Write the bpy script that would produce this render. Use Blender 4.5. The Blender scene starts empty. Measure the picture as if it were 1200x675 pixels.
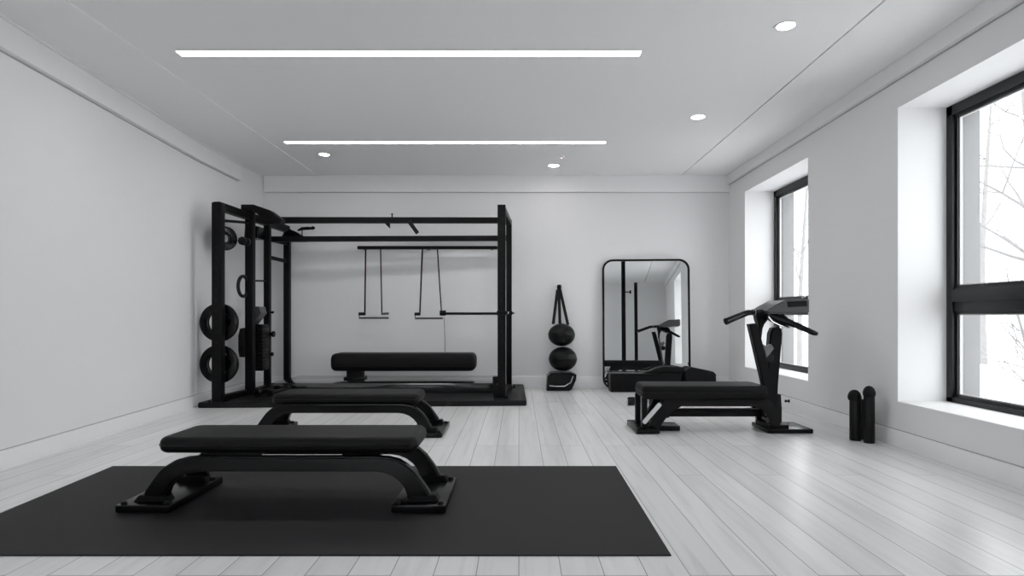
import bpy, bmesh, math, random
from mathutils import Vector, Matrix
random.seed(7)
sc = bpy.context.scene
C = sc.collection
PI = math.pi
F, VX, VY = 700.0, 608.0, 370.0          # focal length and vanishing point in 1200x675 pixels; lens 1 m above the floor

def P(px, py, s):                        # a measured point at scale s (pixels per metre)
    return Vector(((px-VX)/s, F/s, 1-(py-VY)/s))

# ---------------------------------------------------------------- materials
def mat(name, col, rough=.5, metal=0, spec=.5, coat=0, bump=0, bscale=200, var=0, vscale=6, emit=None):
    m = bpy.data.materials.new(name); m.use_nodes = True
    n = m.node_tree.nodes; l = m.node_tree.links; b = n['Principled BSDF']
    b.inputs['Base Color'].default_value = (*col, 1)
    b.inputs['Roughness'].default_value = rough
    b.inputs['Metallic'].default_value = metal
    b.inputs['Specular IOR Level'].default_value = spec
    b.inputs['Coat Weight'].default_value = coat
    b.inputs['Coat Roughness'].default_value = .15
    tc = n.new('ShaderNodeTexCoord')
    if var:
        t = n.new('ShaderNodeTexNoise'); t.inputs['Scale'].default_value = vscale; t.inputs['Detail'].default_value = 6
        r = n.new('ShaderNodeMapRange'); r.inputs['To Min'].default_value = 1-var; r.inputs['To Max'].default_value = 1+var
        x = n.new('ShaderNodeVectorMath'); x.operation = 'SCALE'; x.inputs[0].default_value = col
        l.new(tc.outputs['Object'], t.inputs['Vector']); l.new(t.outputs['Fac'], r.inputs['Value'])
        l.new(r.outputs['Result'], x.inputs['Scale']); l.new(x.outputs[0], b.inputs['Base Color'])
    if bump:
        t = n.new('ShaderNodeTexNoise'); t.inputs['Scale'].default_value = bscale; t.inputs['Detail'].default_value = 3
        u = n.new('ShaderNodeBump'); u.inputs['Strength'].default_value = bump; u.inputs['Distance'].default_value = .002
        l.new(tc.outputs['Object'], t.inputs['Vector']); l.new(t.outputs['Fac'], u.inputs['Height']); l.new(u.outputs[0], b.inputs['Normal'])
    if emit:
        b.inputs['Emission Color'].default_value = (*emit[0], 1); b.inputs['Emission Strength'].default_value = emit[1]
    return m

WALL = mat('painted plaster', (.785,.785,.79), .75, spec=.25, bump=.12, bscale=90, var=.012, vscale=1.5)
BASE = mat('white baseboard gloss', (.86,.86,.865), .4, spec=.4)
TRIM = mat('satin trim paint', (.81,.81,.815), .5, spec=.35)
CEIL = mat('ceiling paint', (.84,.84,.84), .85, spec=.2, bump=.1, bscale=80)
GAP = mat('shadow gap', (.25,.25,.25), .9)
SHADE_LINE = mat('painted shadow line', (.42,.42,.42), .9)  # shade line under crowns and above baseboards, put in as grey colour
STEEL = mat('black powder coated steel', (.0035,.0035,.004), .42, spec=.14, bump=.05, bscale=400)
GLOSS = mat('glossy black enamel', (.0025,.0025,.003), .26, spec=.2, coat=.08)
VINYL = mat('black upholstery vinyl', (.0045,.0045,.005), .5, spec=.16, bump=.25, bscale=500)
RUBBER = mat('black rubber', (.0045,.0045,.005), .42, spec=.22, bump=.3, bscale=300)
MAT = mat('dark exercise mat', (.0125,.012,.0132), .62, spec=.25, bump=.5, bscale=260, var=.12, vscale=9)
PLAT = mat('polished black platform', (.005,.005,.006), .5, spec=.22)
RAISED = mat('lacquered black board', (.01,.01,.011), .12, spec=.6, coat=1)
DIM = mat('dull steel', (.16,.16,.165), .35, metal=1)
CHROME = mat('brushed steel', (.55,.55,.56), .25, metal=1)
GREY = mat('grey moulded plastic', (.06,.06,.063), .3)
SILVER = mat('pale grey gasket', (.6,.6,.61), .4)
FRAME = mat('black window frame', (.007,.007,.008), .4, spec=.4)
EXTW = mat('exterior render', (.24,.24,.242), .9, var=.05)
SNOW = mat('snowy ground', (.8,.8,.82), .9)
BARK = mat('frosted bark', (.2,.196,.196), .9, var=.15, vscale=12)
MIRROR = mat('mirror glass', (.9,.91,.91), .0, metal=1)
def emitter(name, col, st):
    m = bpy.data.materials.new(name); m.use_nodes = True
    n = m.node_tree.nodes; n.clear(); e = n.new('ShaderNodeEmission'); o = n.new('ShaderNodeOutputMaterial')
    e.inputs[0].default_value = (*col, 1); e.inputs[1].default_value = st
    m.node_tree.links.new(e.outputs[0], o.inputs[0]); return m
STRIP = emitter('led diffuser', (1,.985,.98), 20)
SPOT = emitter('downlight diffuser', (1,.93,.92), 30)
DIOD = emitter('small indicator', (1,.72,.66), 2.2)
def glass():
    m = bpy.data.materials.new('window glass'); m.use_nodes = True
    n = m.node_tree.nodes; l = m.node_tree.links; n.clear()
    t = n.new('ShaderNodeBsdfTransparent'); g = n.new('ShaderNodeBsdfGlossy'); g.inputs['Roughness'].default_value = 0
    t.inputs[0].default_value = (.96,.97,.97,1)
    lw = n.new('ShaderNodeLayerWeight'); lw.inputs['Blend'].default_value = .5      # facing: 1 - cos, the same from both sides of the pane
    pw = n.new('ShaderNodeMath'); pw.operation = 'POWER'; pw.inputs[1].default_value = 5; l.new(lw.outputs['Facing'], pw.inputs[0])
    f = n.new('ShaderNodeMath'); f.operation = 'MULTIPLY_ADD'; f.inputs[1].default_value = .9; f.inputs[2].default_value = .03; l.new(pw.outputs[0], f.inputs[0])
    x = n.new('ShaderNodeMixShader'); o = n.new('ShaderNodeOutputMaterial')
    l.new(f.outputs[0], x.inputs[0]); l.new(t.outputs[0], x.inputs[1]); l.new(g.outputs[0], x.inputs[2]); l.new(x.outputs[0], o.inputs[0])
    return m
GLASS = glass()
def floor_mat():
    m = bpy.data.materials.new('whitewashed wood planks'); m.use_nodes = True
    n = m.node_tree.nodes; l = m.node_tree.links; b = n['Principled BSDF']
    tc = n.new('ShaderNodeTexCoord'); sp = n.new('ShaderNodeSeparateXYZ'); cb = n.new('ShaderNodeCombineXYZ')
    l.new(tc.outputs['Object'], sp.inputs[0]); l.new(sp.outputs['Y'], cb.inputs['X']); l.new(sp.outputs['X'], cb.inputs['Y'])
    br = n.new('ShaderNodeTexBrick'); br.offset = .37; br.offset_frequency = 3
    br.inputs['Scale'].default_value = 1; br.inputs['Brick Width'].default_value = 2.3; br.inputs['Row Height'].default_value = .165
    br.inputs['Mortar Size'].default_value = .0022; br.inputs['Mortar Smooth'].default_value = .3
    br.inputs['Color1'].default_value = (.69,.69,.69,1); br.inputs['Color2'].default_value = (.77,.77,.77,1); br.inputs['Mortar'].default_value = (.32,.32,.32,1)
    l.new(cb.outputs[0], br.inputs['Vector'])
    # grain: noise stretched along the planks, shifted per plank by the plank's own tint
    ad = n.new('ShaderNodeVectorMath'); ad.operation = 'MULTIPLY_ADD'; ad.inputs[1].default_value = (1,1,1)
    l.new(cb.outputs[0], ad.inputs[0])
    sc7 = n.new('ShaderNodeVectorMath'); sc7.operation = 'SCALE'; sc7.inputs['Scale'].default_value = 37
    l.new(br.outputs['Color'], sc7.inputs[0]); l.new(sc7.outputs[0], ad.inputs[2])
    mp = n.new('ShaderNodeMapping'); mp.inputs['Scale'].default_value = (.8,13,1)
    l.new(ad.outputs[0], mp.inputs[0])
    g1 = n.new('ShaderNodeTexNoise'); g1.inputs['Scale'].default_value = 1.6; g1.inputs['Detail'].default_value = 5; g1.inputs['Roughness'].default_value = .55; g1.inputs['Distortion'].default_value = .5
    l.new(mp.outputs[0], g1.inputs['Vector'])
    r1 = n.new('ShaderNodeValToRGB'); e = r1.color_ramp.elements
    e[0].position = .28; e[0].color = (.78,.78,.78,1); e[1].position = .56; e[1].color = (1,1,1,1)
    x = e.new(.44); x.color = (.93,.93,.93,1)
    l.new(g1.outputs['Fac'], r1.inputs[0])
    mx = n.new('ShaderNodeMix'); mx.data_type = 'RGBA'; mx.blend_type = 'MULTIPLY'; mx.inputs['Factor'].default_value = .6
    l.new(br.outputs['Color'], mx.inputs['A']); l.new(r1.outputs[0], mx.inputs['B']); l.new(mx.outputs['Result'], b.inputs['Base Color'])
    r2 = n.new('ShaderNodeMapRange'); r2.inputs['To Min'].default_value = .27; r2.inputs['To Max'].default_value = .27
    l.new(g1.outputs['Fac'], r2.inputs['Value']); l.new(r2.outputs[0], b.inputs['Roughness'])
    bp = n.new('ShaderNodeBump'); bp.inputs['Strength'].default_value = .05; bp.inputs['Distance'].default_value = .001
    l.new(g1.outputs['Fac'], bp.inputs['Height'])
    b2 = n.new('ShaderNodeBump'); b2.invert = True; b2.inputs['Strength'].default_value = .4; b2.inputs['Distance'].default_value = .001
    l.new(br.outputs['Fac'], b2.inputs['Height']); l.new(b2.outputs[0], b.inputs['Normal'])
    b.inputs['Specular IOR Level'].default_value = .5
    return m
FLOOR = floor_mat()

# ---------------------------------------------------------------- mesh helpers
def merge(bm, other):
    me = bpy.data.meshes.new('tmp'); other.to_mesh(me); bm.from_mesh(me); bpy.data.meshes.remove(me); other.free()
def box(bm, x0, x1, y0, y1, z0, z1, bev=0, seg=2):
    t = bmesh.new(); bmesh.ops.create_cube(t, size=1)
    for v in t.verts:
        v.co = Vector(((x0+x1)/2+v.co.x*(x1-x0), (y0+y1)/2+v.co.y*(y1-y0), (z0+z1)/2+v.co.z*(z1-z0)))
    if bev: bmesh.ops.bevel(t, geom=t.edges[:], offset=bev, segments=seg, affect='EDGES', profile=.6, clamp_overlap=True)
    merge(bm, t)
def prism(bm, pts, y0, y1, bev=0, seg=2):                     # outline in x,z pushed from y0 to y1
    t = bmesh.new()
    a = [t.verts.new((x, y0, z)) for x, z in pts]; b = [t.verts.new((x, y1, z)) for x, z in pts]
    t.faces.new(a); t.faces.new(b[::-1]); n = len(pts)
    for i in range(n): t.faces.new((a[i], b[i], b[(i+1) % n], a[(i+1) % n]))
    bmesh.ops.recalc_face_normals(t, faces=t.faces[:])
    if bev:
        ed = [e for e in t.edges if abs(e.verts[0].co.y-e.verts[1].co.y) < 1e-6]
        bmesh.ops.bevel(t, geom=ed, offset=bev, segments=seg, affect='EDGES', clamp_overlap=True)
    merge(bm, t)
def plan(bm, pts, z0, z1, bev=0, seg=2):                      # outline in x,y pushed up
    t = bmesh.new()
    a = [t.verts.new((x, y, z0)) for x, y in pts]; b = [t.verts.new((x, y, z1)) for x, y in pts]
    t.faces.new(a); t.faces.new(b[::-1]); n = len(pts)
    for i in range(n): t.faces.new((a[i], b[i], b[(i+1) % n], a[(i+1) % n]))
    bmesh.ops.recalc_face_normals(t, faces=t.faces[:])
    if bev: bmesh.ops.bevel(t, geom=t.edges[:], offset=bev, segments=seg, affect='EDGES', clamp_overlap=True)
    merge(bm, t)
def bar(bm, p, q, w, h, bev=.004):                            # square section beam from p to q; w across, h along the vertical-ish normal
    p, q = Vector(p), Vector(q); d = (q-p).normalized()
    up = Vector((0,0,1)) if abs(d.z) < .9 else Vector((0,1,0))
    a = d.cross(up).normalized(); b = a.cross(d).normalized()
    t = bmesh.new(); bmesh.ops.create_cube(t, size=1); L = (q-p).length; m = (p+q)/2
    for v in t.verts: v.co = m + d*(v.co.x*L) + a*(v.co.y*w) + b*(v.co.z*h)
    bmesh.ops.recalc_face_normals(t, faces=t.faces[:])
    if bev: bmesh.ops.bevel(t, geom=t.edges[:], offset=bev, segments=2, affect='EDGES', clamp_overlap=True)
    merge(bm, t)
def tube(bm, pts, r, n=12, caps=True):
    pts = [Vector(p) for p in pts]; rs = r if isinstance(r, (list, tuple)) else [r]*len(pts)
    prev = None; rings = []; u = None
    for i, p in enumerate(pts):
        d = (pts[min(i+1, len(pts)-1)] - pts[max(i-1, 0)]).normalized()
        if u is None: u = d.orthogonal().normalized()
        u = (u - d*u.dot(d)).normalized(); w = d.cross(u)
        rings.append([bm.verts.new(p + (u*math.cos(2*PI*k/n) + w*math.sin(2*PI*k/n))*rs[i]) for k in range(n)])
    for a, b in zip(rings, rings[1:]):
        for k in range(n):
            f = bm.faces.new((a[k], a[(k+1) % n], b[(k+1) % n], b[k])); f.smooth = True
    if caps: bm.faces.new(rings[0][::-1]); bm.faces.new(rings[-1])
def lathe(bm, prof, c, axis=(0,0,1), n=40, closed=False):     # prof: (radius, height) pairs
    c = Vector(c); ax = Vector(axis).normalized(); u = ax.orthogonal().normalized(); w = ax.cross(u); rings = []
    for r, h in prof:
        rings.append([bm.verts.new(c + ax*h + (u*math.cos(2*PI*k/n)+w*math.sin(2*PI*k/n))*max(r, 1e-5)) for k in range(n)])
    pr = list(zip(rings, rings[1:])) + ([(rings[-1], rings[0])] if closed else [])
    for a, b in pr:
        for k in range(n):
            f = bm.faces.new((a[k], a[(k+1) % n], b[(k+1) % n], b[k])); f.smooth = True
def smooth_auto(me, ang=35):
    for p in me.polygons: p.use_smooth = True
    me.set_sharp_from_angle(angle=math.radians(ang))
def obj(name, bm, m, parent=None):
    me = bpy.data.meshes.new(name); bmesh.ops.recalc_face_normals(bm, faces=bm.faces[:]); bm.to_mesh(me); bm.free()
    me.materials.append(m); smooth_auto(me)
    o = bpy.data.objects.new(name, me); C.objects.link(o)
    if parent is not None:
        o.parent = parent; o.matrix_parent_inverse = Matrix.Translation(-parent.location)
    return o
def tag(o, label, cat, group=None):
    o['label'] = label; o['category'] = cat
    if group: o['group'] = group
    return o
def thing(name, label, cat, loc, group=None):
    o = bpy.data.objects.new(name, None); C.objects.link(o); o.location = loc; o.empty_display_size = .1
    return tag(o, label, cat, group)
def struct(name, bm, m, parent=None):
    o = obj(name, bm, m, parent)
    if parent is None: o['kind'] = 'structure'
    return o
NB = bmesh.new
def made(fn, *a, **k):
    b = bmesh.new(); fn(b, *a, **k); return b

# ---------------------------------------------------------------- room shell
H, D, XR, Y0 = 2.93, 8.235, 2.90, -3.0
LW = [(-3.35, Y0), (-3.35, 3.8), (-3.565, 6.6), (-3.575, 7.6), (-3.515, D)]   # the left wall's inner line in plan
struct('floor', made(box, -3.9, 3.3, Y0-.2, D+.2, -.12, 0), FLOOR)
b = NB(); plan(b, LW + [(-3.95, D), (-3.95, Y0)], 0, H+.15)
struct('wall_left', b, WALL)
struct('wall_back', made(box, -3.95, 3.53, D, D+.25, 0, H+.15), WALL)
FX = (-2.9, -.3)                                                                    # unseen window opening added behind the viewer for daylight fill
b = NB(); box(b, -3.95, 3.53, Y0-.3, Y0, 0, .335); box(b, -3.95, 3.53, Y0-.3, Y0, 2.59, H+.15)
box(b, -3.95, FX[0], Y0-.3, Y0, .335, 2.59); box(b, FX[1], 3.53, Y0-.3, Y0, .335, 2.59)
struct('wall_front', b, WALL)
# ceiling: main panel, strip right of the shadow gap, backing board above the gap
b = NB(); box(b, -2.76, 2.232, Y0, D, H, H+.06); box(b, 2.247, 3.3, Y0, D, H, H+.06)
struct('ceiling', b, CEIL)
struct('trim_1', made(box, 2.15, 2.33, Y0, D, H+.062, H+.15), GAP)
struct('trim_2', made(box, -3.6, -2.76, Y0, D, H-.010, H+.1), CEIL)                # dropped band along the left wall
# crown bands
def follow(pts, y_end, off, z0, z1):
    out = [(x, y) for x, y in pts if y <= y_end]
    b = NB(); inner = [(x+off, y) for x, y in out]; plan(b, [(x-.02, y) for x, y in out] + inner[::-1], z0, z1, 0); return b
LC = [(-3.35, Y0), (-3.35, 3.8), (-3.565, 6.6), (-3.575, 7.6)]
struct('trim_3', follow(LC, 99, .045, 2.72, H-.010), TRIM)
struct('trim_4', follow(LC, 99, .06, H-.028, H-.009), TRIM)
struct('trim_5', made(box, -3.5, XR, D-.04, D+.01, 2.70, H-.001), TRIM)
struct('trim_6', made(box, XR-.045, XR+.01, Y0, D-.04, 2.805, H-.001), TRIM)
# baseboards
struct('baseboard_left', follow(LW, 99, .02, 0, .125), BASE)
struct('baseboard_back', made(box, -3.5, XR, D-.018, D+.01, 0, .165, .003), BASE)
struct('baseboard_right', made(box, XR-.02, XR+.01, Y0, D-.018, 0, .125, .003), BASE)
# thin dark strips painting the shadow lines along baseboards and crowns
struct('trim_10', follow(LW, 99, .002, .125, .132), SHADE_LINE)
struct('trim_11', made(box, XR-.002, XR+.01, Y0, D-.018, .125, .132), SHADE_LINE)
struct('trim_12', follow(LC, 99, .004, 2.709, 2.72), SHADE_LINE)
struct('trim_13', made(box, XR-.004, XR+.01, Y0, D-.04, 2.796, 2.805), SHADE_LINE)
struct('trim_14', made(box, -3.5, XR, D-.004, D+.01, 2.694, 2.70), SHADE_LINE)
# right wall with three openings
SILL, TOP = .335, 2.59
WIN = [(5.99, 7.66), (2.90, 4.57), (-.25, 1.42)]  # last opening is out of view, added for extra daylight
XF = 3.27
def holed(x0, x1, extra=0):
    b = NB(); box(b, x0, x1, Y0, D, 0, SILL); box(b, x0, x1, Y0, D, TOP, H+.15)
    ys = sorted([v for w in WIN for v in w]); ys = [Y0] + ys + [D]
    for i in range(0, len(ys), 2): box(b, x0, x1, ys[i], ys[i+1], SILL, TOP)
    return b
struct('wall_right', holed(XR, XF+.03), WALL)
struct('wall_outside', holed(XF+.03, 3.53), EXTW)
def window(k, y0, y1):
    w = bpy.data.objects.new('window_%d' % k, None); C.objects.link(w); w.location = (XF, (y0+y1)/2, SILL); w['kind'] = 'structure'
    T1, T2 = 1.035, 1.205
    b = NB(); x0, x1 = XF, XF+.075; fw = .065
    box(b, x0, x1, y0, y0+fw, SILL, TOP, .003); box(b, x0, x1, y1-fw, y1, SILL, TOP, .003)
    box(b, x0, x1, y0, y1, TOP-.075, TOP, .003); box(b, x0, x1, y0, y1, SILL, SILL+.05, .003)
    obj('window_frame', b, FRAME, w)
    b = NB(); box(b, x0+.012, x1, y0+fw, y1-fw, T1, T2, .003); box(b, x0-.006, x1-.02, y0+fw, y1-fw, T1+.07, T2-.012, .004)
    obj('transom', b, FRAME, w)
    for z0, z1 in ((SILL+.05, T1), (T2, TOP-.075)):
        a0, a1, s = y0+fw, y1-fw, .022
        b = NB(); X0, X1 = XF+.022, XF+.062
        box(b, X0, X1, a0, a0+s, z0, z1); box(b, X0, X1, a1-s, a1, z0, z1); box(b, X0, X1, a0+s, a1-s, z0, z0+s); box(b, X0, X1, a0+s, a1-s, z1-s, z1)
        sash = obj('sash', b, FRAME, w)
        b = NB(); s2 = s+.008; X0, X1 = XF+.036, XF+.056
        box(b, X0, X1, a0+s, a0+s2, z0+s, z1-s); box(b, X0, X1, a1-s2, a1-s, z0+s, z1-s)
        box(b, X0, X1, a0+s2, a1-s2, z0+s, z0+s2); box(b, X0, X1, a0+s2, a1-s2, z1-s2, z1-s)
        g = obj('gasket', b, SILVER, sash); g['label'] = 'pale grey gasket'
        obj('pane', made(box, XF+.043, XF+.049, a0+s, a1-s, z0+s, z1-s), GLASS, sash)
    yh = (y0+y1)/2
    obj('handle', made(box, x0-.018, x0+.02, yh-.01, yh+.05, T2-.004, T2+.014, .004), CHROME, w)
for k, (a, c) in enumerate(WIN): window(k+1, a, c)
w = bpy.data.objects.new('window_4', None); C.objects.link(w); w.location = ((FX[0]+FX[1])/2, Y0-.2, SILL); w['kind'] = 'structure'  # unseen window, added to fill the room with frontal daylight
b = NB(); y0, y1 = Y0-.24, Y0-.17; xm = (FX[0]+FX[1])/2
for a, c in ((FX[0], FX[0]+.065), (xm-.04, xm+.04), (FX[1]-.065, FX[1])): box(b, a, c, y0, y1, SILL, TOP, .003)
for a, c in ((SILL, SILL+.06), (TOP-.075, TOP)): box(b, FX[0], FX[1], y0, y1, a, c, .003)
obj('window_frame', b, FRAME, w)
obj('transom', made(box, FX[0], FX[1], y0-.002, y1+.002, 1.035, 1.205, .003), FRAME, w)
for a, c in ((FX[0]+.065, xm-.04), (xm+.04, FX[1]-.065)):
    for z0, z1 in ((SILL+.06, 1.035), (1.205, TOP-.075)): obj('pane', made(box, a, c, Y0-.21, Y0-.204, z0, z1), GLASS, w)
# window boards (painted sills) on the reveal floor
for k, (a, c) in enumerate(WIN):
    struct('trim_%d' % (7+k), made(box, XR-.006, XF, a+.001, c-.001, SILL-.001, SILL+.012, .003), TRIM)

# ---------------------------------------------------------------- ceiling lights
def strip(y, x0, x1, w, label):
    t = thing('strip_light', label, 'ceiling light', ((x0+x1)/2, y, H), 'recessed ceiling strip lights')
    b = NB(); e = .006
    box(b, x0-e, x1+e, y-w/2-e, y-w/2, H-.003, H+.002); box(b, x0-e, x1+e, y+w/2, y+w/2+e, H-.003, H+.002)
    box(b, x0-e, x0, y-w/2, y+w/2, H-.003, H+.002); box(b, x1, x1+e, y-w/2, y+w/2, H-.003, H+.002)
    obj('trim_frame', b, TRIM, t)
    obj('diffuser', made(box, x0, x1, y-w/2, y+w/2, H-.002, H+.001), STRIP, t)
strip(4.395, -2.50, .893, .085, 'longer white light strip across the ceiling, nearest the viewer')
strip(6.655, -2.60, .965, .075, 'white light strip across the ceiling nearer the back wall')
for px, py, r, lab in ((921,30,.06,'largest round recessed downlight, near the right ceiling groove at the front'),
                  (818,137,.066,'round recessed downlight in the middle of the right side of the ceiling'),
                  (649,194,.068,'round recessed downlight close to the back wall, below the far light strip'),
                  (380,181,.06,'round recessed downlight at the far left, beyond the far light strip')):
    s = (VY-py)/(H-1); c = (P(px, py, s).x, F/s, H)
    t = thing('recessed_downlight', lab, 'ceiling light', c, 'round recessed downlights')
    obj('trim_ring', made(lathe, [(r+.016,.001),(r+.014,-.004),(r,-.005),(r-.004,-.001)], c, n=32), TRIM, t)
    b = NB(); lathe(b, [(0,-.0025),(r-.003,-.0025)], c, n=32); obj('lens', b, SPOT, t)
s = (VY-183)/(H-1); c = P(658, 183, s); c.z = H
t = thing('smoke_detector', 'tiny pinkish round sensor on the ceiling beside the far downlight', 'sensor', c)
obj('housing', made(lathe, [(.035,.001),(.034,-.012),(.025,-.02),(.012,-.022)], c, n=24), TRIM, t)
b = NB(); lathe(b, [(0,-.024),(.010,-.024),(.013,-.02)], c, n=16); obj('indicator_lamp', b, DIOD, t)

# ---------------------------------------------------------------- benches
def arch_outline(cx, s, cxp, spread=1.0):
    o = [(171.5,590),(166,577),(157.5,565),(150,555),(141,547),(131,541),(119,538),(104,537)]
    i = [(142,590),(141,581),(138,573),(132,566),(124,560),(114,556),(104,554.5)]
    z = lambda y: 1-(y-370)/229.0
    R = [(cx+x*spread/229.0, z(y)) for x, y in o]; I = [(cx+x*spread/229.0, z(y)) for x, y in i]
    L = [(2*cx-x, y) for x, y in R]; LI = [(2*cx-x, y) for x, y in I]
    return L + R[::-1] + I + LI[::-1]
def pad_bm(x0, x1, y0, y1, z0, z1, bev=.036):
    b = NB(); R = .06; N = 7; rings = []                 # corners rounded in plan, edges rolled over top and bottom
    prof = [(bev*(1-math.sin(a)), z0+bev*(1-math.cos(a))) for a in [PI/2*k/5 for k in range(6)]]
    prof += [(bev*(1-math.cos(a)), z1-bev*(1-math.sin(a))) for a in [PI/2*k/5 for k in range(6)]]
    for ins, z in prof:
        ring = []
        for cx, cy, a0 in ((x1-R,y1-R,0),(x0+R,y1-R,PI/2),(x0+R,y0+R,PI),(x1-R,y0+R,1.5*PI)):
            for k in range(N+1):
                a = a0+PI/2*k/N; ring.append(b.verts.new((cx+(R-ins)*math.cos(a), cy+(R-ins)*math.sin(a), z)))
        rings.append(ring)
    for p, q_ in zip(rings, rings[1:]):
        n = len(p)
        for k in range(n): b.faces.new((p[k], p[(k+1)%n], q_[(k+1)%n], q_[k]))
    b.faces.new(rings[0][::-1]); b.faces.new(rings[-1])
    return b
def seam(b, x0, x1, y0, y1, z, r=.003, c=.058):
    pts = [(x0+c,y0,z),(x1-c,y0,z),(x1-c*.617,y0+c*.076,z),(x1-c*.293,y0+c*.293,z),(x1-c*.076,y0+c*.617,z),(x1,y0+c,z),(x1,y1-c,z),(x1-c*.076,y1-c*.617,z),(x1-c*.293,y1-c*.293,z),(x1-c*.617,y1-c*.076,z),(x1-c,y1,z),(x0+c,y1,z),(x0+c*.617,y1-c*.076,z),(x0+c*.293,y1-c*.293,z),(x0+c*.076,y1-c*.617,z),(x0,y1-c,z),(x0,y0+c,z),(x0+c*.076,y0+c*.617,z),(x0+c*.293,y0+c*.293,z),(x0+c*.617,y0+c*.076,z),(x0+c,y0,z)]
    tube(b, pts, r, 6)
def bench(label, cx, y0, pad, half, zlift=0.0, base_z=0.0):
    t = thing('flat_bench', label, 'bench', (cx, y0+.25, base_z), 'low black exercise benches')
    sp = half/.69; dz = base_z
    px0, px1, ph0, ph1 = pad
    obj('pad', pad_bm(px0, px1, y0+.03, y0+.43, ph0, ph1), VINYL, t)
    b = NB(); seam(b, px0-.001, px1+.001, y0+.029, y0+.431, (ph0+ph1)/2); obj('piping', b, RUBBER, t)
    for yy in (y0+.015, y0+.395):
        pts = [(x, z+dz) for x, z in arch_outline(cx, 1, 0, sp)]
        obj('arch_frame', made(prism, pts, yy, yy+.06, .010, 3), GLOSS, t)
    for x in (cx-.38, cx+.38): obj('cross_brace', made(box, x-.03, x+.03, y0+.07, y0+.40, .20+dz, .26+dz, .004), STEEL, t)
    obj('pad_bracket', made(box, cx-.42, cx-.16, y0+.06, y0+.40, .262+dz, ph0+.004, .003), STEEL, t)
    obj('pad_bracket', made(box, cx+.26, cx+.46, y0+.10, y0+.36, .262+dz, ph0+.004, .003), STEEL, t)
    for sgn in (-1, 1):
        fx = cx + sgn*half*1.005
        a, c = (fx-.145, fx+.13)
        f = obj('foot_plate', made(box, a, c, y0-.04, y0+.50, .003+dz, .042+dz, .006), GLOSS, t)
        for yy in (y0-.015, y0+.445):
            for xx in (a+.03, c-.03):
                obj('bolt', made(lathe, [(.016,0),(.016,.006),(.011,.012),(0,.013)], (xx, yy, .042+dz), n=6), STEEL, f)
        for y1 in (y0+.01, y0+.385):
            obj('leg_socket', made(prism, [(fx-.09,.04+dz),(fx+.09,.04+dz),(fx+.07,.075+dz),(fx-.06,.075+dz)], y1, y1+.075, .006), STEEL, f)
        b = NB(); box(b, a+.01, c-.01, y0-.03, y0+.49, dz, .005+dz); obj('rubber_foot', b, RUBBER, f)
    return t
MT = .006  # mat thickness
bench('largest black padded bench, standing on the dark mat in the foreground', -1.19, 3.04, (-1.872, -.528, .288, .372), .69, base_z=MT)
bench('middle black padded bench standing on bare floor between the dark mat and the rack', -1.445, 4.92, (-2.06, -.83, .262, .350), .685)

# far bench on the raised platform: one thick pad on a single pedestal
s = 90.0; t = thing('flat_bench', 'farthest black bench with thick rounded pad on one pedestal, inside the rack', 'bench', (P(411,441,s).x, 7.78, .18), 'low black exercise benches')
a, c = P(391,413,s), P(558,434,s)
b = NB(); box(b, a.x, c.x, 7.6, 7.98, c.z, a.z-.005, .088, 6); obj('pad', b, VINYL, t)
b = NB(); seam(b, a.x+.004, c.x-.004, 7.6, 7.98, c.z+.07, .003, .07); obj('piping', b, RUBBER, t)
p0, p1 = P(406,436,s), P(427,436,s)
obj('pedestal', made(box, p0.x+.02, p1.x-.02, 7.70, 7.88, .19, c.z+.01, .012), STEEL, t)
obj('base_plate', made(box, p0.x-.005, p1.x+.005, 7.66, 7.92, .18, .21, .006), GLOSS, t)
obj('support_rail', made(box, p0.x, c.x-.25, 7.75, 7.83, c.z-.008, c.z+.03, .006), STEEL, t)

# ---------------------------------------------------------------- mats and platforms
def q(px, py): s = py-VY; return ((px-VX)/s, F/s)
b = NB(); plan(b, [q(-118,652), q(787,652), q(722,547), q(132,547)], 0.0, MT, .002, 2)
tag(obj('exercise_mat', b, MAT), 'large dark grey rubber mat lying on the floor under the nearest bench', 'mat')
PH = .06
b = NB(); plan(b, [(-3.475,6.46),(.085,6.62),(.065,8.2),(-3.475,8.2)], 0, PH, .008, 3)
tag(obj('rack_platform', b, PLAT), 'low wide black floor platform carrying the black rack', 'platform')
b = NB(); box(b, -3.02, -.27, 7.27, 8.19, PH, .18, .006)
tag(obj('raised_platform', b, RAISED), 'raised polished black block against the back wall under the farthest bench', 'platform')

# ---------------------------------------------------------------- the rack
rack = thing('power_rack', 'tall black steel rack frame with open front along the back wall', 'rack', (-1.7, 7.3, PH), None)
def post(x, y, w, h, z0=PH, dep=None):
    dep = dep or w
    p = obj('post', made(box, x-w/2, x+w/2, y-dep/2, y+dep/2, z0, h, .006), STEEL, rack)
    return p
AX, AY = -3.29, 6.54; BX, BY = -3.21, 7.14; CX, CY = -3.185, 7.57; DX, DY = -3.14, 8.10
pa = post(AX, AY, .105, 2.235, dep=.09); pb = post(BX, BY, .09, 2.30); pc = post(CX, CY, .072, 2.24); pd = post(DX, DY, .078, 2.18)
RFX, RFY, RRX, RRY = -.196, 6.82, -.130, 7.87
pe = post(RFX, RFY, .092, 2.262); pf = post(RRX, RRY, .075, 2.26)
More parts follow.
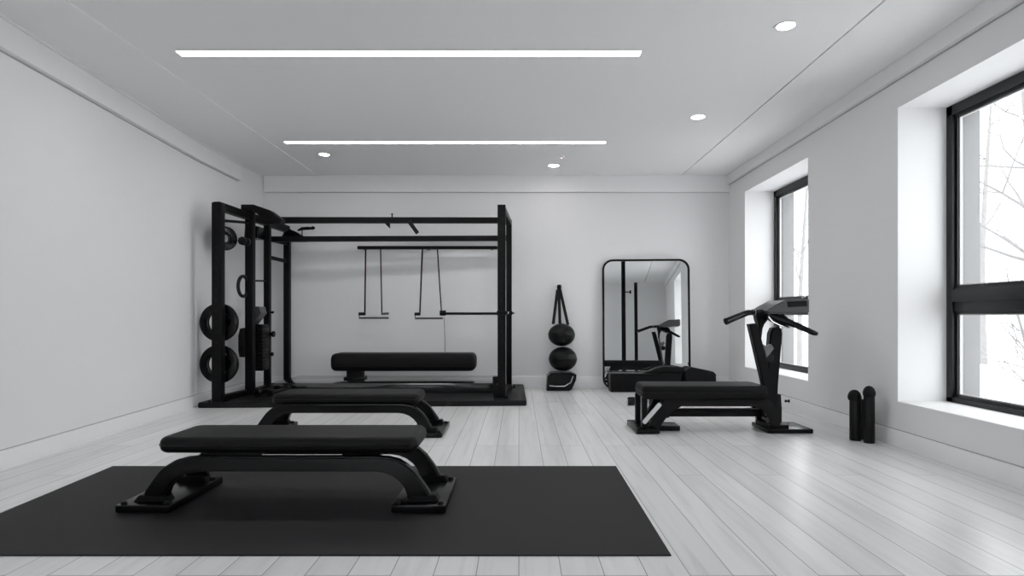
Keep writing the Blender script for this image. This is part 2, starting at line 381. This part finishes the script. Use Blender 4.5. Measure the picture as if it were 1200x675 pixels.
# adjustment holes as pressed discs on the front faces
for (x, y, w, p) in ((AX,AY-.045,.105,pa),(RFX,RFY-.046,.092,pe)):
    for k in range(17): obj('pin_hole', made(lathe, [(.012,-.001),(.010,.001),(.0,.001)], (x, y, .25+k*.115), (0,-1,0), 12), RUBBER, p)
def beam(name, p, q_, w=.07, h=.07, m=STEEL): return obj(name, made(bar, p, q_, w, h), m, rack)
beam('side_beam', (AX, AY-.04, 2.20), (DX, DY, 2.17), .08, .085)
beam('side_beam', (RFX, RFY-.04, 2.225), (RRX, RRY+.03, 2.225), .07, .075)
beam('top_beam', (CX, CY, 2.21), (RRX, RRY, 2.255), .07, .075)
beam('top_beam', (CX, CY+.12, 1.985), (RRX, RRY, 2.02), .06, .068)
beam('cross_bar', (DX, DY, 1.985), (CX, CY+.1, 1.985), .05, .06)
beam('cross_bar', (AX, AY, 2.045), (BX, BY, 2.11), .03, .03)
beam('cross_bar', (CX, CY, 1.745), (DX, DY, 1.735), .04, .045)
beam('cross_bar', (BX, BY, 1.42), (CX, CY, 1.44), .022, .022)
beam('base_rail', (AX, AY-.02, PH+.03), (DX, DY, PH+.03), .09, .06)
beam('base_rail', (RFX, RFY-.02, PH+.022), (RRX, RRY, PH+.022), .07, .044)
for x, y in ((AX,AY),(RFX,RFY),(RRX,RRY),(DX,DY)):
    f = obj('foot_plate', made(box, x-.085, x+.085, y-.075, y+.075, PH, PH+.014, .003), GLOSS, rack)
    for sx in (-1,1):
        for sy in (-1,1): obj('bolt', made(lathe, [(.013,0),(.013,.008),(0,.010)], (x+sx*.065, y+sy*.055, PH+.014), n=6), STEEL, f)
# angled pull-up head over the inner left posts
s = 96.0; pts = [(291,243),(305,243),(324,249.5),(337,259.5),(336,264.5),(322,265),(314,257.5),(305,250.5),(291,250.5)]
b = NB(); prism(b, [(P(x,y,s).x, P(x,y,s).z) for x, y in pts], 7.09, 7.24, .010, 3); obj('pull_up_head', b, STEEL, rack)
# wedge bracket where the lower rear beam meets the corner post
s = 88.0; pts = [(331,280),(333,275),(341,269.5),(346,271),(356,277),(358,283),(333,283)]
b = NB(); prism(b, [(P(x,y,s).x, P(x,y,s).z) for x, y in pts], 7.9, 8.04, .006); obj('corner_gusset', b, GLOSS, rack)
# block between inner posts at the top
s = 94.0; a, c = P(297,267,s), P(309,281,s)
obj('pulley_block', made(box, a.x, c.x, 7.28, 7.5, c.z, a.z, .02, 3), GLOSS, rack)
# tapered handle above the lower beam, on a short stem
s = 90.0
b = NB(); tube(b, [P(349,270,s),P(354,268,s),P(361,267.5,s),P(364,267.6,s),P(367,267,s),P(369,267.5,s)], [.012,.022,.022,.017,.024,.010], 12)
h = obj('pull_up_grip', b, GLOSS, rack); obj('stem', made(tube, [P(354,268,s), P(354,280,s)], .008, 8), STEEL, h)
# hook, stud and strap on the upper beam
b = NB(); p = P(457,258,90); prism(b, [(P(x,y,90).x, P(x,y,90).z) for x, y in ((451,260),(458,260),(458,268.5),(453,263.5))], 7.70, 7.75, .004)
obj('beam_hook', b, STEEL, rack)
b = NB(); tube(b, [P(459.5,256,90), P(459.5,250.5,90)], .008, 8); lathe(b, [(0,.014),(.011,.008),(.012,-.004),(0,-.008)], P(459.5,251,90), n=12)
obj('beam_stud', b, STEEL, rack)
b = NB(); bar(b, P(479,259,91), P(489.5,273.5,91), .02, .05, .004); obj('beam_strap', b, RUBBER, rack)
# weight column, cradle, cushion and pegs by the inner posts
s = 95.0; a, c = P(298,380,s), P(311,434,s)
w = obj('weight_column', made(box, a.x, c.x, 7.28, 7.46, c.z, a.z, .008), GLOSS, rack)
b = NB()
for k in range(13): box(b, a.x-.004, c.x+.004, 7.275, 7.47, c.z+.02+k*.041, c.z+.052+k*.041, .004)
obj('weight_slabs', b, STEEL, w)
pts = [(297.5,359),(309,359.5),(311,367),(301,380),(297.5,380)]
b = NB(); prism(b, [(P(x,y,s).x, P(x,y,s).z) for x, y in pts], 7.24, 7.42, .006); o = obj('cable_cradle', b, GREY, rack); o['label'] = 'grey wedge-shaped cable cradle'
s = 98.0; pts = [(285,385),(289,384),(290,418),(284.5,418),(283,410),(283,393)]
b = NB(); prism(b, [(P(x,y,s).x, P(x,y,s).z) for x, y in pts], 7.05, 7.2, .008, 3); obj('side_cushion', b, VINYL, rack)
s = 93.0
for py, r, px in ((366,.013,320.5),(391.5,.030,321.5),(415,.020,320)):
    b = NB(); tube(b, [P(312,py,s), P(px-2,py,s), P(px-1.9,py,s), P(px,py,s)], [r*.8,r*.8,r*1.25,r*1.25], 14); obj('storage_peg', b, STEEL, rack)
for py in (378, 427):
    p = P(258, py, 106); b = NB(); tube(b, [(p.x, AY+.04, p.z), (p.x, AY+.15, p.z)], .022, 14)
    lathe(b, [(.0,-.01),(.09,-.01),(.10,0),(.10,.015),(.09,.02),(0,.02)], (p.x+.045, AY+.15, p.z), (0,1,0), 32); obj('plate_holder', b, GLOSS, rack)
# clamps
for x, y, ww in ((RFX,RFY,.092),(RRX,RRY,.075)):
    z = 1.03 if y < 7 else 1.035
    b = NB(); box(b, x-ww/2-.008, x+ww/2+.008, y-ww/2-.008, y+ww/2+.008, z-.025, z+.025, .004)
    tube(b, [(x+ww/2, y-.03, z), (x+ww/2+.025, y-.03, z)], .012, 10)
    g = obj('clamp', b, STEEL, rack)
    b = NB(); tube(b, [(x+ww/2+.025, y-.03, z), (x+ww/2+.036, y-.03, z)], .014, 10); k = obj('knob', b, CHROME, g); k['label'] = 'bright steel knob'
obj('post_bracket', made(box, RFX-.105, RFX-.04, 6.84, 6.98, .22, .30, .008), STEEL, rack)
obj('post_bracket', made(box, RFX-.09, RFX-.04, 6.78, 6.86, PH, .20, .008), STEEL, rack)
# horizontal rod from the posts to the hanging handles
s = 87.5
b = NB(); tube(b, [P(519,367.5,s), P(596,367.5,89)], .017, 12); lathe(b, [(0,-.04),(.034,-.04),(.036,-.03),(.036,.03),(.034,.04),(0,.04)], P(519,366.8,s), (1,0,0), 16)
rod = obj('safety_bar', b, STEEL, rack)

# bar fixed to the back wall with the two hanging handle sets
s = 87.0; ya = F/s
t = thing('wall_bar', 'thin black bar fixed along the back wall inside the rack', 'bar', (P(500,290,s).x, ya, P(500,290,s).z))
b = NB(); bar(b, P(419,290.3,s), P(583,290.3,s), .04, .045, .006); obj('rail', b, STEEL, t)
for px in (424, 500, 576):
    p = P(px,290,s); obj('wall_bracket', made(box, p.x-.02, p.x+.02, ya, D-.001, p.z-.015, p.z+.015, .003), STEEL, t)
def hanging(label, c1, c2, y1, bar_y, gl, gr, grp):
    p = P(c1[0], 292, s); t = thing('suspension_handle', label, 'suspension handle', (p.x, ya, p.z), grp)
    for (x0, x1), r in ((c1,.011),(c2,.009)):
        b = NB(); tube(b, [P(x0,291,s), P((x0+x1)/2,330,s), P(x1,y1,s)], r, 8)
        lathe(b, [(.019,-.012),(.024,0),(.019,.012),(.019,-.012)], P(x0,290.6,s), (1,0,0), 14)
        obj('strap', b, RUBBER, t)
    b = NB(); tube(b, [P(gl[0],y1,s), P(c1[1]+.6,y1,s)], .022, 12); obj('grip', b, RUBBER, t)
    if gr:
        b = NB(); tube(b, [P(c2[1]-.6,y1,s), P(gr,y1-.5,s)], .015, 12); o = obj('grip', b, GREY, t); o['label'] = 'grey grip'
    e = gr or gl[1]
    b = NB(); tube(b, [P(gl[0]+.5,y1,s), P(gl[0]+.5,bar_y,s), P(e,bar_y,s)], .013, 10); o = obj('stirrup_bar', b, GREY, t); o['label'] = 'slim grey stirrup bar'
    return t
hanging('black straps with slim stirrup bar, left of the pair hanging in the rack', (428.5,427.5), (446,447.5), 367.8, 372.6, (420.5,0), 455.5, 'hanging strap handles')
hanging('black straps splaying to a slim stirrup bar, right of the pair hanging in the rack', (495,492), (512.5,517.5), 368, 373, (486,519), None, 'hanging strap handles')
# thin cord below the rod end
b = NB(); tube(b, [P(520.5,372,s), P(521.2,392,s), P(521.5,412,s)], .004, 6); obj('pull_cord', b, GREY, rod)

# weights stored on the rack
def plate(label, c, R, r_in, th, axis, grp, m=GLOSS, name='weight_plate', cat='weight plate'):
    t = thing(name, label, cat, c, grp); h = th/2
    obj('ring', made(lathe, [(r_in,-h*.6),(r_in+.012,-h),(r_in+.035,-h*.75),(R-.04,-h*.75),(R-.018,-h),(R-.004,-h*.7),(R,0),(R-.004,h*.7),(R-.018,h),(r_in+.012,h),(r_in,h*.6)], c, axis, 56, True), m, t)
    obj('rim_band', made(lathe, [(r_in-.010,-h*.5),(r_in+.004,-h*.7),(r_in+.004,h*.7),(r_in-.010,h*.5)], c, axis, 48, True), GLOSS, t)
    return t
for py, lab in ((378,'upper of the two large black ring plates behind the left front rack post'),(427.5,'lower of the two large black ring plates behind the left front rack post')):
    p = P(256.5, py, 107); plate(lab, (-3.335, 6.65, p.z), .216, .128, .05, (0,-1,0), 'large plates on the rack')
p = P(269.5,278.5,103); plate('small black plate hanging at the top of the rack left side', (p.x-.085, 6.86, p.z), .14, .05, .045, (.82,-.58,0), None)
s = 101.0; p = P(284.5,283,s)
t = thing('dumbbell', 'tiny black dumbbell hanging near the rack top beside the small plate', 'dumbbell', p)
p.x += .02
for dy in (-.05,.05): obj('head', made(lathe, [(0,-.025),(.042,-.025),(.05,-.015),(.05,.015),(.042,.025),(0,.025)], (p.x, p.y+dy, p.z), (0,1,0), 8), RUBBER, t)
obj('handle', made(tube, [(p.x,p.y-.04,p.z),(p.x,p.y+.04,p.z)], .015, 10), CHROME, t)
obj('hanger', made(tube, [(p.x,p.y,p.z),(p.x+.015,p.y,2.10)], .006, 8), STEEL, t)
s = 99.0; b = NB(); ring = []
for k in range(25):
    a = 2*PI*k/24; p = P(285+3.6*math.cos(a)*1.0, 335.5+11.8*math.sin(a), s); ring.append((p.x, p.y+.05*math.cos(a), p.z))
tube(b, ring, .02, 10)
obj('storage_hook', made(tube, [(P(286,325,99).x, F/99+.03, P(286,325,99).z), (BX-.03, F/99+.05, P(286,325,99).z)], .010, 8), STEEL, rack)
tag(obj('resistance_band', b, RUBBER), 'short black loop band hooked halfway up the rack left side', 'band')
# two bars lying against the rack foot
def long_bar(label, a, c, r):
    t = thing('barbell', label, 'barbell', a, 'bars at the rack foot'); a, c = Vector(a), Vector(c); d = (c-a).normalized()
    obj('shaft', made(tube, [a, c], r, 12), GLOSS, t)
    for o_, n_ in ((a, d), (c, -d)):
        obj('collar', made(lathe, [(0,0),(r*2.0,0),(r*2.3,.01),(r*2.3,.04),(r*1.4,.055),(0,.055)], o_, n_, 16), RUBBER, t)
        obj('sleeve', made(tube, [o_+n_*.055, o_+n_*.2], r*1.5, 12), STEEL, t)
long_bar('black bar lying on the platform beside the left front rack post, pointing at the wall', (-3.03, 6.90, PH+.047), (-2.99, 7.22, PH+.047), .020)
long_bar('black bar lying on the platform to the right of its twin, nearer the raised block', (-2.86, 6.86, PH+.047), (-2.78, 7.22, PH+.047), .020)
# ---------------------------------------------------------------- hanging balls
s = 87.0
t = thing('ball_holder', 'black looped strap holder hanging from the back wall above two balls', 'strap holder', (P(655,331,85.5).x, D-.05, P(655,331,85.5).z))
hk = P(655.5,336,86)
b = NB(); lathe(b, [(0,.03),(.022,.03),(.03,.02),(.03,-.02),(.024,-.045),(0,-.045)], (hk.x, D-.06, hk.z), n=16); tube(b, [(hk.x, D-.06, hk.z),(hk.x, D-.001, hk.z)], .015, 10)
obj('wall_hook', b, STEEL, t)
for x0, x1, y1, w in ((654,648.5,380,.022),(655.5,656.5,380,.035),(657,666,381,.022)):
    a = P(x0,339,87); c = P(x1,y1,87); a.y = D-.07; c.y = 8.10
    b = NB(); bar(b, a, c, .04, .012, .004)
    obj('strap', b, RUBBER, t)
def ball(label, px, py, rx, rz, seamoff):
    c = P(px, py, 87); c.y = 8.035; t = thing('medicine_ball', label, 'medicine ball', c, 'balls stacked on the back wall')
    b = NB(); bmesh.ops.create_uvsphere(b, u_segments=40, v_segments=24, radius=1)
    for v in b.verts: v.co = Vector((v.co.x*rx, v.co.y*rx*.95, v.co.z*rz)) + Vector(c)
    obj('shell', b, RUBBER, t)
    b = NB(); pts = [Vector((rx*1.003*math.cos(2*PI*k/48), rx*.953*math.sin(2*PI*k/48), seamoff*rz*math.cos(2*PI*k/24))) + Vector(c) for k in range(49)]
    tube(b, pts, .005, 6); obj('seam', b, STEEL, t)
ball('upper black medicine ball hanging in the strap holder by the mirror', 658, 392.4, .180, .152, .05)
ball('lower black medicine ball, between the upper ball and the squat box below', 659.5, 420.5, .190, .164, -.04)
t = thing('weight_block', 'squat glossy black weight block on the floor below the two balls', 'weight', (P(657,453,87).x, 7.99, 0))
b = NB(); pts = [(640,456.5),(641,440),(645,436),(668,435.5),(674.5,438),(674,444),(669,455),(666,456.5)]
prism(b, [(P(x,y,87).x, max(0,P(x,y,87).z)) for x, y in pts], 7.90, 8.19, .016, 4); obj('body', b, GLOSS, t)
b = NB(); tube(b, [P(644,452,88.8), P(652,452.8,88.8), P(662,452.5,88.8), P(669,448,88.8), P(671.5,441,88.8)], .008, 8); o = obj('handle', b, CHROME, t); o['label'] = 'thin bright steel carrying rail'

# ---------------------------------------------------------------- mirror
s = 85.6; x0, x1 = P(706,0,s).x, P(806,0,s).x; zt = P(0,304,s).z
t = thing('floor_mirror', 'tall round-cornered mirror with thin dark frame leaning on the back wall', 'mirror', ((x0+x1)/2, 8.18, 0))
def rr(x0, x1, z0, z1, r, n=8):
    o = []
    for cx, cz, a0 in ((x1-r,z1-r,0),(x0+r,z1-r,PI/2),(x0+r,z0+r,PI),(x1-r,z0+r,1.5*PI)):
        for k in range(n+1): a = a0+PI/2*k/n; o.append((cx+r*math.cos(a), cz+r*math.sin(a)))
    return o
YAW = .081
def lean(z, x): return 8.14 + .07*z/1.8 - (x-x0)*YAW
b = NB(); o_, i_ = rr(x0, x1, .0, zt, .14), rr(x0+.024, x1-.024, .024, zt-.024, .12); n = len(o_)
V = [[b.verts.new((x, lean(z,x)+dy, z)) for x, z in ring] for ring, dy in ((o_,-.022),(i_,-.022),(i_,.012),(o_,.012))]
for a, c in ((0,1),(1,2),(2,3),(3,0)):
    for k in range(n): b.faces.new((V[a][k], V[a][(k+1)%n], V[c][(k+1)%n], V[c][k]))
obj('frame', b, STEEL, t)
b = NB(); ff = [b.verts.new((x, lean(z,x)-.006, z)) for x, z in i_]; bb = [b.verts.new((x, lean(z,x)+.008, z)) for x, z in i_]
b.faces.new(ff); b.faces.new(bb[::-1])
for k in range(n): b.faces.new((ff[k], bb[k], bb[(k+1)%n], ff[(k+1)%n]))
g = obj('mirror_glass', b, MIRROR, t)
for p in g.data.polygons: p.use_smooth = False

# low box and padded wedge before the mirror
s = 89.0; a, c = P(715,437,s), P(797,459,s)
t = thing('plyo_box', 'low black storage box on the floor before the mirror', 'box', ((a.x+c.x)/2, 7.98, 0))
obj('body', made(box, a.x, c.x, 7.80, 8.01, 0, a.z-.012, .008), STEEL, t)
b = NB(); box(b, a.x-.006, c.x+.004, 7.793, 8.015, a.z-.014, a.z, .004); obj('lid', b, GLOSS, t)
s = 88.0; pts = [(800,458),(800,434),(804,430.5),(808,429.5),(820,432),(832,434.5),(835,437.5),(835,458)]
b = NB(); prism(b, [(P(x,y,s).x, max(0,P(x,y,s).z)) for x, y in pts], 7.80, 8.00, .012, 3)
tag(obj('padded_wedge', b, VINYL), 'black padded block with sloping top against the right foot of the mirror', 'padded block')
b = NB(); pts = [(752,435.8),(759,434),(767,430.5),(774,428.8),(790,428.6),(799,430),(799,435.8)]
prism(b, [(P(x,y,s).x, P(x,y,s).z) for x, y in pts], 7.83, 7.98, .01, 3)
tag(obj('cushion', b, VINYL), 'humped black cushion lying on the low box before the mirror', 'cushion')

# ---------------------------------------------------------------- bench machine with tower on the right
s = 138.0; X = lambda px: (px-VX)/s; Z = lambda py: 1-(py-VY)/s; Y = F/s
def poly(*pp): return [(X(x), Z(y)) for x, y in pp]
t = thing('bench_machine', 'black bench with upright tower and handlebars by the far window', 'exercise machine', (X(825), Y+.15, 0))
obj('pad', pad_bm(X(753), X(900), Y-.03, Y+.36, Z(468), Z(452), .03), VINYL, t)
b = NB(); seam(b, X(753)-.001, X(900)+.001, Y-.031, Y+.361, (Z(468)+Z(452))/2); obj('piping', b, RUBBER, t)
for yy in (Y, Y+.27):
    b = NB()
    prism(b, poly((777,467),(900,467),(908,475),(913,484),(916,500),(903,500),(901,490),(895,481),(888,476.5),(799,476.5),(789,482),(782,489),(774,500),(761,500),(767,488),(773,476)), yy, yy+.06, .010, 3)
    obj('arch_frame', b, GLOSS, t)
for yy in (Y+.02, Y+.30): obj('leg', made(box, X(753), X(759.5), yy, yy+.045, .04, Z(466), .006), STEEL, t)
obj('stretcher', made(box, X(782), X(903), Y+.11, Y+.19, Z(491), Z(482), .008), STEEL, t)
for u0, u1 in ((776,786),(899,908)): obj('cross_brace', made(box, X(u0), X(u1), Y+.05, Y+.28, Z(491), Z(480), .004), STEEL, t)
b = NB(); bar(b, P(774,473,140), P(754,496,140), .02, .035, .006); o = obj('side_strut', b, SILVER, t); o['label'] = 'diagonal strut with its shine painted pale grey'  # bright shine on the strut is put into its colour
obj('foot_plate', made(box, X(745), X(772), Y-.04, Y+.42, .003, .045, .006), GLOSS, t)
obj('foot_plate', made(box, X(772), X(801), Y+.10, Y+.30, .003, .045, .006), GLOSS, t)
f = obj('foot_plate', made(box, X(899), X(952), Y-.02, Y+.34, .003, .04, .006), GLOSS, t)
b = NB(); box(b, X(901), X(925), Y+.0, Y+.30, .038, .075, .012); obj('leg_socket', b, STEEL, f)
b = NB(); prism(b, poly((880,380),(888.5,379),(891,384),(912.5,468),(914,500),(903,499),(901,470)), Y+.03, Y+.11, .008, 3); obj('upright', b, STEEL, t)
b = NB(); prism(b, poly((914,392),(917,385),(924,383),(928,386),(929,392),(924,452),(922,499),(910,499),(910,452)), Y+.19, Y+.28, .012, 3); obj('upright', b, STEEL, t)
b = NB(); prism(b, poly((900,464),(921,464),(922,480),(922,500),(905,500),(902,485)), Y+.09, Y+.21, .006); obj('tower_base', b, GLOSS, t)
b = NB(); prism(b, poly((892,368),(908,368),(906,375),(902,380),(900,385),(898.5,397),(895.5,397),(895,380),(893,374)), Y+.10, Y+.19, .010, 3); obj('stem', b, STEEL, t)
obj('neck_tube', made(tube, [(X(897),Y+.145,Z(392)),(X(899),Y+.145,Z(405)),(X(904),Y+.145,Z(440)),(X(908),Y+.145,Z(470))], .014, 12), DIM, t)
# console: a shell pitched away from the viewer
b = NB(); prism(b, poly((897,364),(908,357.5),(920,351.5),(946,350.3),(947.5,351.5),(947.5,365.5),(946,366.5),(925,367.5),(900,368)), Y-.02, Y+.34, .012, 3); con = obj('console', b, GREY, t); con['label'] = 'dark grey console shell'
b = NB(); prism(b, poly((921,353.5),(944,352.5),(944.5,359),(922,360)), Y-.026, Y-.015, .002); obj('display', b, GLOSS, con)
b = NB(); tube(b, [(X(884),Y+.05,Z(366)),(X(895),Y+.08,Z(366)),(X(906),Y+.1,Z(366.5))], [.022,.026,.03], 14); obj('hub', b, STEEL, t)
hb = obj('handlebar', made(tube, [(X(847.5),Y-.06,Z(376.8)),(X(852),Y-.05,Z(375.2)),(X(868),Y-.01,Z(369.5)),(X(877),Y+.02,Z(366.5)),(X(885),Y+.05,Z(366))], [.030,.027,.026,.025,.022], 14), GLOSS, t)
b = NB(); tube(b, [(X(885),Y+.048,Z(366)),(X(886.2),Y+.052,Z(366))], .029, 16); k = obj('ring', b, CHROME, hb); k['label'] = 'bright steel ring'
hb = obj('handlebar', made(tube, [(X(905),Y+.06,Z(369)),(X(918),Y+.02,Z(375)),(X(931),Y-.03,Z(381)),(X(948),Y-.08,Z(389.8)),(X(952),Y-.09,Z(391.2))], [.036,.032,.026,.022,.014], 14), GLOSS, t)
b = NB(); prism(b, poly((900,369.5),(920,368),(925,372),(927,378),(926,383),(915,380.5),(906,376)), Y+.02, Y+.10, .010, 3); obj('shroud', b, STEEL, t)
b = NB(); tube(b, [(X(901),Y+.012,Z(371)),(X(906),Y+.012,Z(377)),(X(915),Y+.012,Z(381.5)),(X(926),Y+.012,Z(384.2))], .006, 8); o = obj('trim_edge', b, CHROME, t); o['label'] = 'thin bright trim edge'
b = NB(); prism(b, poly((899,404),(905,408),(909,404),(912,409),(907,416),(903,420),(901,414)), Y+.08, Y+.16, .006); o = obj('adjuster', b, DIM, t); o['label'] = 'dull steel adjuster'
b = NB(); lathe(b, [(0,-.03),(.032,-.03),(.04,-.02),(.04,.02),(.032,.03),(0,.03)], (X(908),Y+.13,Z(421)), (0,1,0), 24); tube(b, [(X(908),Y+.14,Z(421)),(X(914),Y+.22,Z(421))], .012, 10); obj('knob', b, RUBBER, t)
# small dumbbell on the floor behind
p = P(747, 472, 105)
t = thing('dumbbell', 'small black dumbbell with bright end on the floor behind the bench machine', 'dumbbell', (p.x+.1, p.y, 0))
for dx in (-.07, .17): obj('head', made(lathe, [(0,-.04),(.04,-.04),(.05,-.03),(.05,.03),(.04,.04),(0,.04)], (p.x+dx, p.y, .047), (1,0,0), 6), RUBBER, t)
obj('handle', made(tube, [(p.x-.04,p.y,.047),(p.x+.14,p.y,.047)], .016, 12), CHROME, t)
obj('end_cap', made(lathe, [(0,-.006),(.022,-.006),(.024,0)], (p.x-.111,p.y,.047), (1,0,0), 16), CHROME, t)

# ---------------------------------------------------------------- rollers by the wall and socket
s = 147.0
def roller(label, px, top, y, r, headdx):
    x = (px-VX)*y/F; z = 1-(top-VY)*y/F
    t = thing('foam_roller', label, 'foam roller', (x, y, 0), 'rollers by the right wall')
    obj('tube', made(lathe, [(0,0),(r*.92,0),(r,.008),(r,z-.07),(r*.96,z-.05),(0,z-.05)], (x,y,0), n=32), RUBBER, t)
    b = NB(); lathe(b, [(0,z),(r*.5,z-.006),(r*.9,z-.022),(r*1.13,z-.05),(r*1.13,z-.07),(r,z-.085),(0,z-.085)], (x+headdx,y,0), n=32); obj('end_knob', b, VINYL, t)
roller('left and slightly shorter black roller standing upright by the right wall', 1002.5, 456.5, 4.80, .044, -.008)
roller('right and taller black roller standing upright against the right baseboard', 1018.5, 452, 4.70, .040, .0)
b = NB(); x = (1010.5-VX)*4.84/F; box(b, x-.012, x+.045, 4.80, 4.87, 0, 1-(468-VY)*4.84/F, .006)
tag(obj('yoga_block', b, RUBBER), 'flat black block standing between the two upright rollers', 'block')
y = F/(( 927-VX)/XR); c = (XR-.019, y, 1-(470-VY)*y/F)
tag(obj('door_stop', made(lathe, [(.018,0),(.018,.008),(.009,.012),(.009,.03),(.014,.032),(.014,.045),(0,.047)], c, (-1,0,0), 16), RUBBER), 'small round black stop on the right baseboard below the far window', 'door stop')

# ---------------------------------------------------------------- squat stand that only the mirror shows
t = thing('squat_stand', 'pair of black upright posts seen reflected in the mirror', 'rack', (1.66, 1.5, 0))
obj('post', made(box, 1.46, 1.56, 1.45, 1.55, 0, 2.92, .006), STEEL, t)
obj('post', made(box, 1.77, 1.85, 1.46, 1.54, 0, 2.33, .006), STEEL, t)
obj('base_rail', made(box, 1.44, 1.87, 1.46, 1.54, 0, .05, .006), STEEL, t)
b = NB(); tube(b, [(1.56,1.5,2.1),(1.66,1.5,2.1),(1.661,1.5,2.1),(1.70,1.5,2.1)], [.015,.015,.045,.045], 14); obj('peg', b, STEEL, t)

# ---------------------------------------------------------------- outside
b = NB(); box(b, 3.55, 90, -60, 90, -.6, -.5); tag(obj('snowy_ground', b, SNOW), 'pale snowy ground outside the windows', 'ground')['kind'] = 'structure'
def tree(label, x, y, h, seed, r0=.12, levels=6, lean_=(0,0), low=.28, starts=2):
    rnd = random.Random(seed); t = thing('bare_tree', label, 'tree', (x, y, -.5), 'bare winter trees outside')
    tb, bb = NB(), NB()
    base = Vector((x, y, -.5)); segs = 9; pts = []; rs = []
    for k in range(segs+1):
        f = k/segs; pts.append(base + Vector((lean_[0]*f+.12*math.sin(3*f+seed), lean_[1]*f+.12*math.cos(4*f+seed), h*f))); rs.append(r0*(1-.85*f))
    tube(tb, pts, rs, 8)
    def grow(p, d, L, r, lv):
        n = 4; q_ = [p]; rr_ = [r]; dd = d.copy()
        for k in range(n):
            dd = (dd + Vector((rnd.uniform(-.28,.28), rnd.uniform(-.28,.28), rnd.uniform(-.10,.24)))).normalized()
            q_.append(q_[-1] + dd*L/n); rr_.append(r*(1-.5*(k+1)/n))
        tube(bb, q_, rr_, 5 if lv < 3 else 3, False)
        if lv >= levels: return
        for k in range(3 if lv < 4 else 2):
            i = rnd.choice((2,3,4)) if k else 4
            nd = (dd + Vector((rnd.uniform(-1,1), rnd.uniform(-1,1), rnd.uniform(-.45,.8)))*.85).normalized()
            grow(q_[i], nd, L*rnd.uniform(.6,.82), rr_[i]*.78, lv+1)
    for k in range(2, segs+1):
        if k/segs < low: continue
        for m in range(starts):
            a = rnd.uniform(0, 2*PI); grow(pts[k], Vector((math.cos(a), math.sin(a), rnd.uniform(.1,.8))).normalized(), h*.22*(1.15-.5*k/segs), rs[k]*.42, 1)
    obj('trunk', tb, BARK, t); obj('branches', bb, BARK, t)
tree('bare winter tree outside the near window, its boughs filling the upper pane', 8.35, 9.7, 7.0, 21, .10, low=.2, starts=3)
tree('low bare shrub outside seen through the lower pane of the near window', 7.0, 8.35, 2.3, 8, .035, low=.05, starts=4)
tree('bare winter tree standing farther off behind the near window', 14.5, 18.5, 9.5, 11, .12)
tree('bare winter tree outside seen through the far window', 8.4, 17.6, 7.5, 5, .09)

# ---------------------------------------------------------------- light, camera
w = bpy.data.worlds.new('overcast sky'); sc.world = w; w.use_nodes = True
n = w.node_tree.nodes; l = w.node_tree.links; bg = n['Background']
tc = n.new('ShaderNodeTexCoord'); sp = n.new('ShaderNodeSeparateXYZ'); rp = n.new('ShaderNodeValToRGB')
l.new(tc.outputs['Generated'], sp.inputs[0]); l.new(sp.outputs['Z'], rp.inputs[0])
e = rp.color_ramp.elements; e[0].position = 0; e[0].color = (.92,.94,.97,1); e[1].position = .7; e[1].color = (1,1,1,1)
l.new(rp.outputs[0], bg.inputs[0]); bg.inputs[1].default_value = 4.0

cam = bpy.data.cameras.new('camera'); co = bpy.data.objects.new('camera', cam); C.objects.link(co); sc.camera = co
co.location = (0, 0, 1); co.rotation_euler = (PI/2, 0, 0)
cam.sensor_width = 36; cam.sensor_fit = 'HORIZONTAL'; cam.lens = 36*F/1200
cam.shift_x = -(VX-600)/1200; cam.shift_y = (VY-337.5)/1200; cam.clip_start = .05; cam.clip_end = 300
vs = sc.view_settings; vs.view_transform = 'Standard'; vs.look = 'None'; vs.gamma = 1; vs.use_curve_mapping = False; vs.exposure = 0.30
cy = sc.cycles; cy.max_bounces = 14; cy.diffuse_bounces = 8; cy.glossy_bounces = 6; cy.transparent_max_bounces = 12
cy.use_denoising = True; cy.sample_clamp_indirect = 8; cy.caustics_reflective = True; cy.caustics_refractive = False
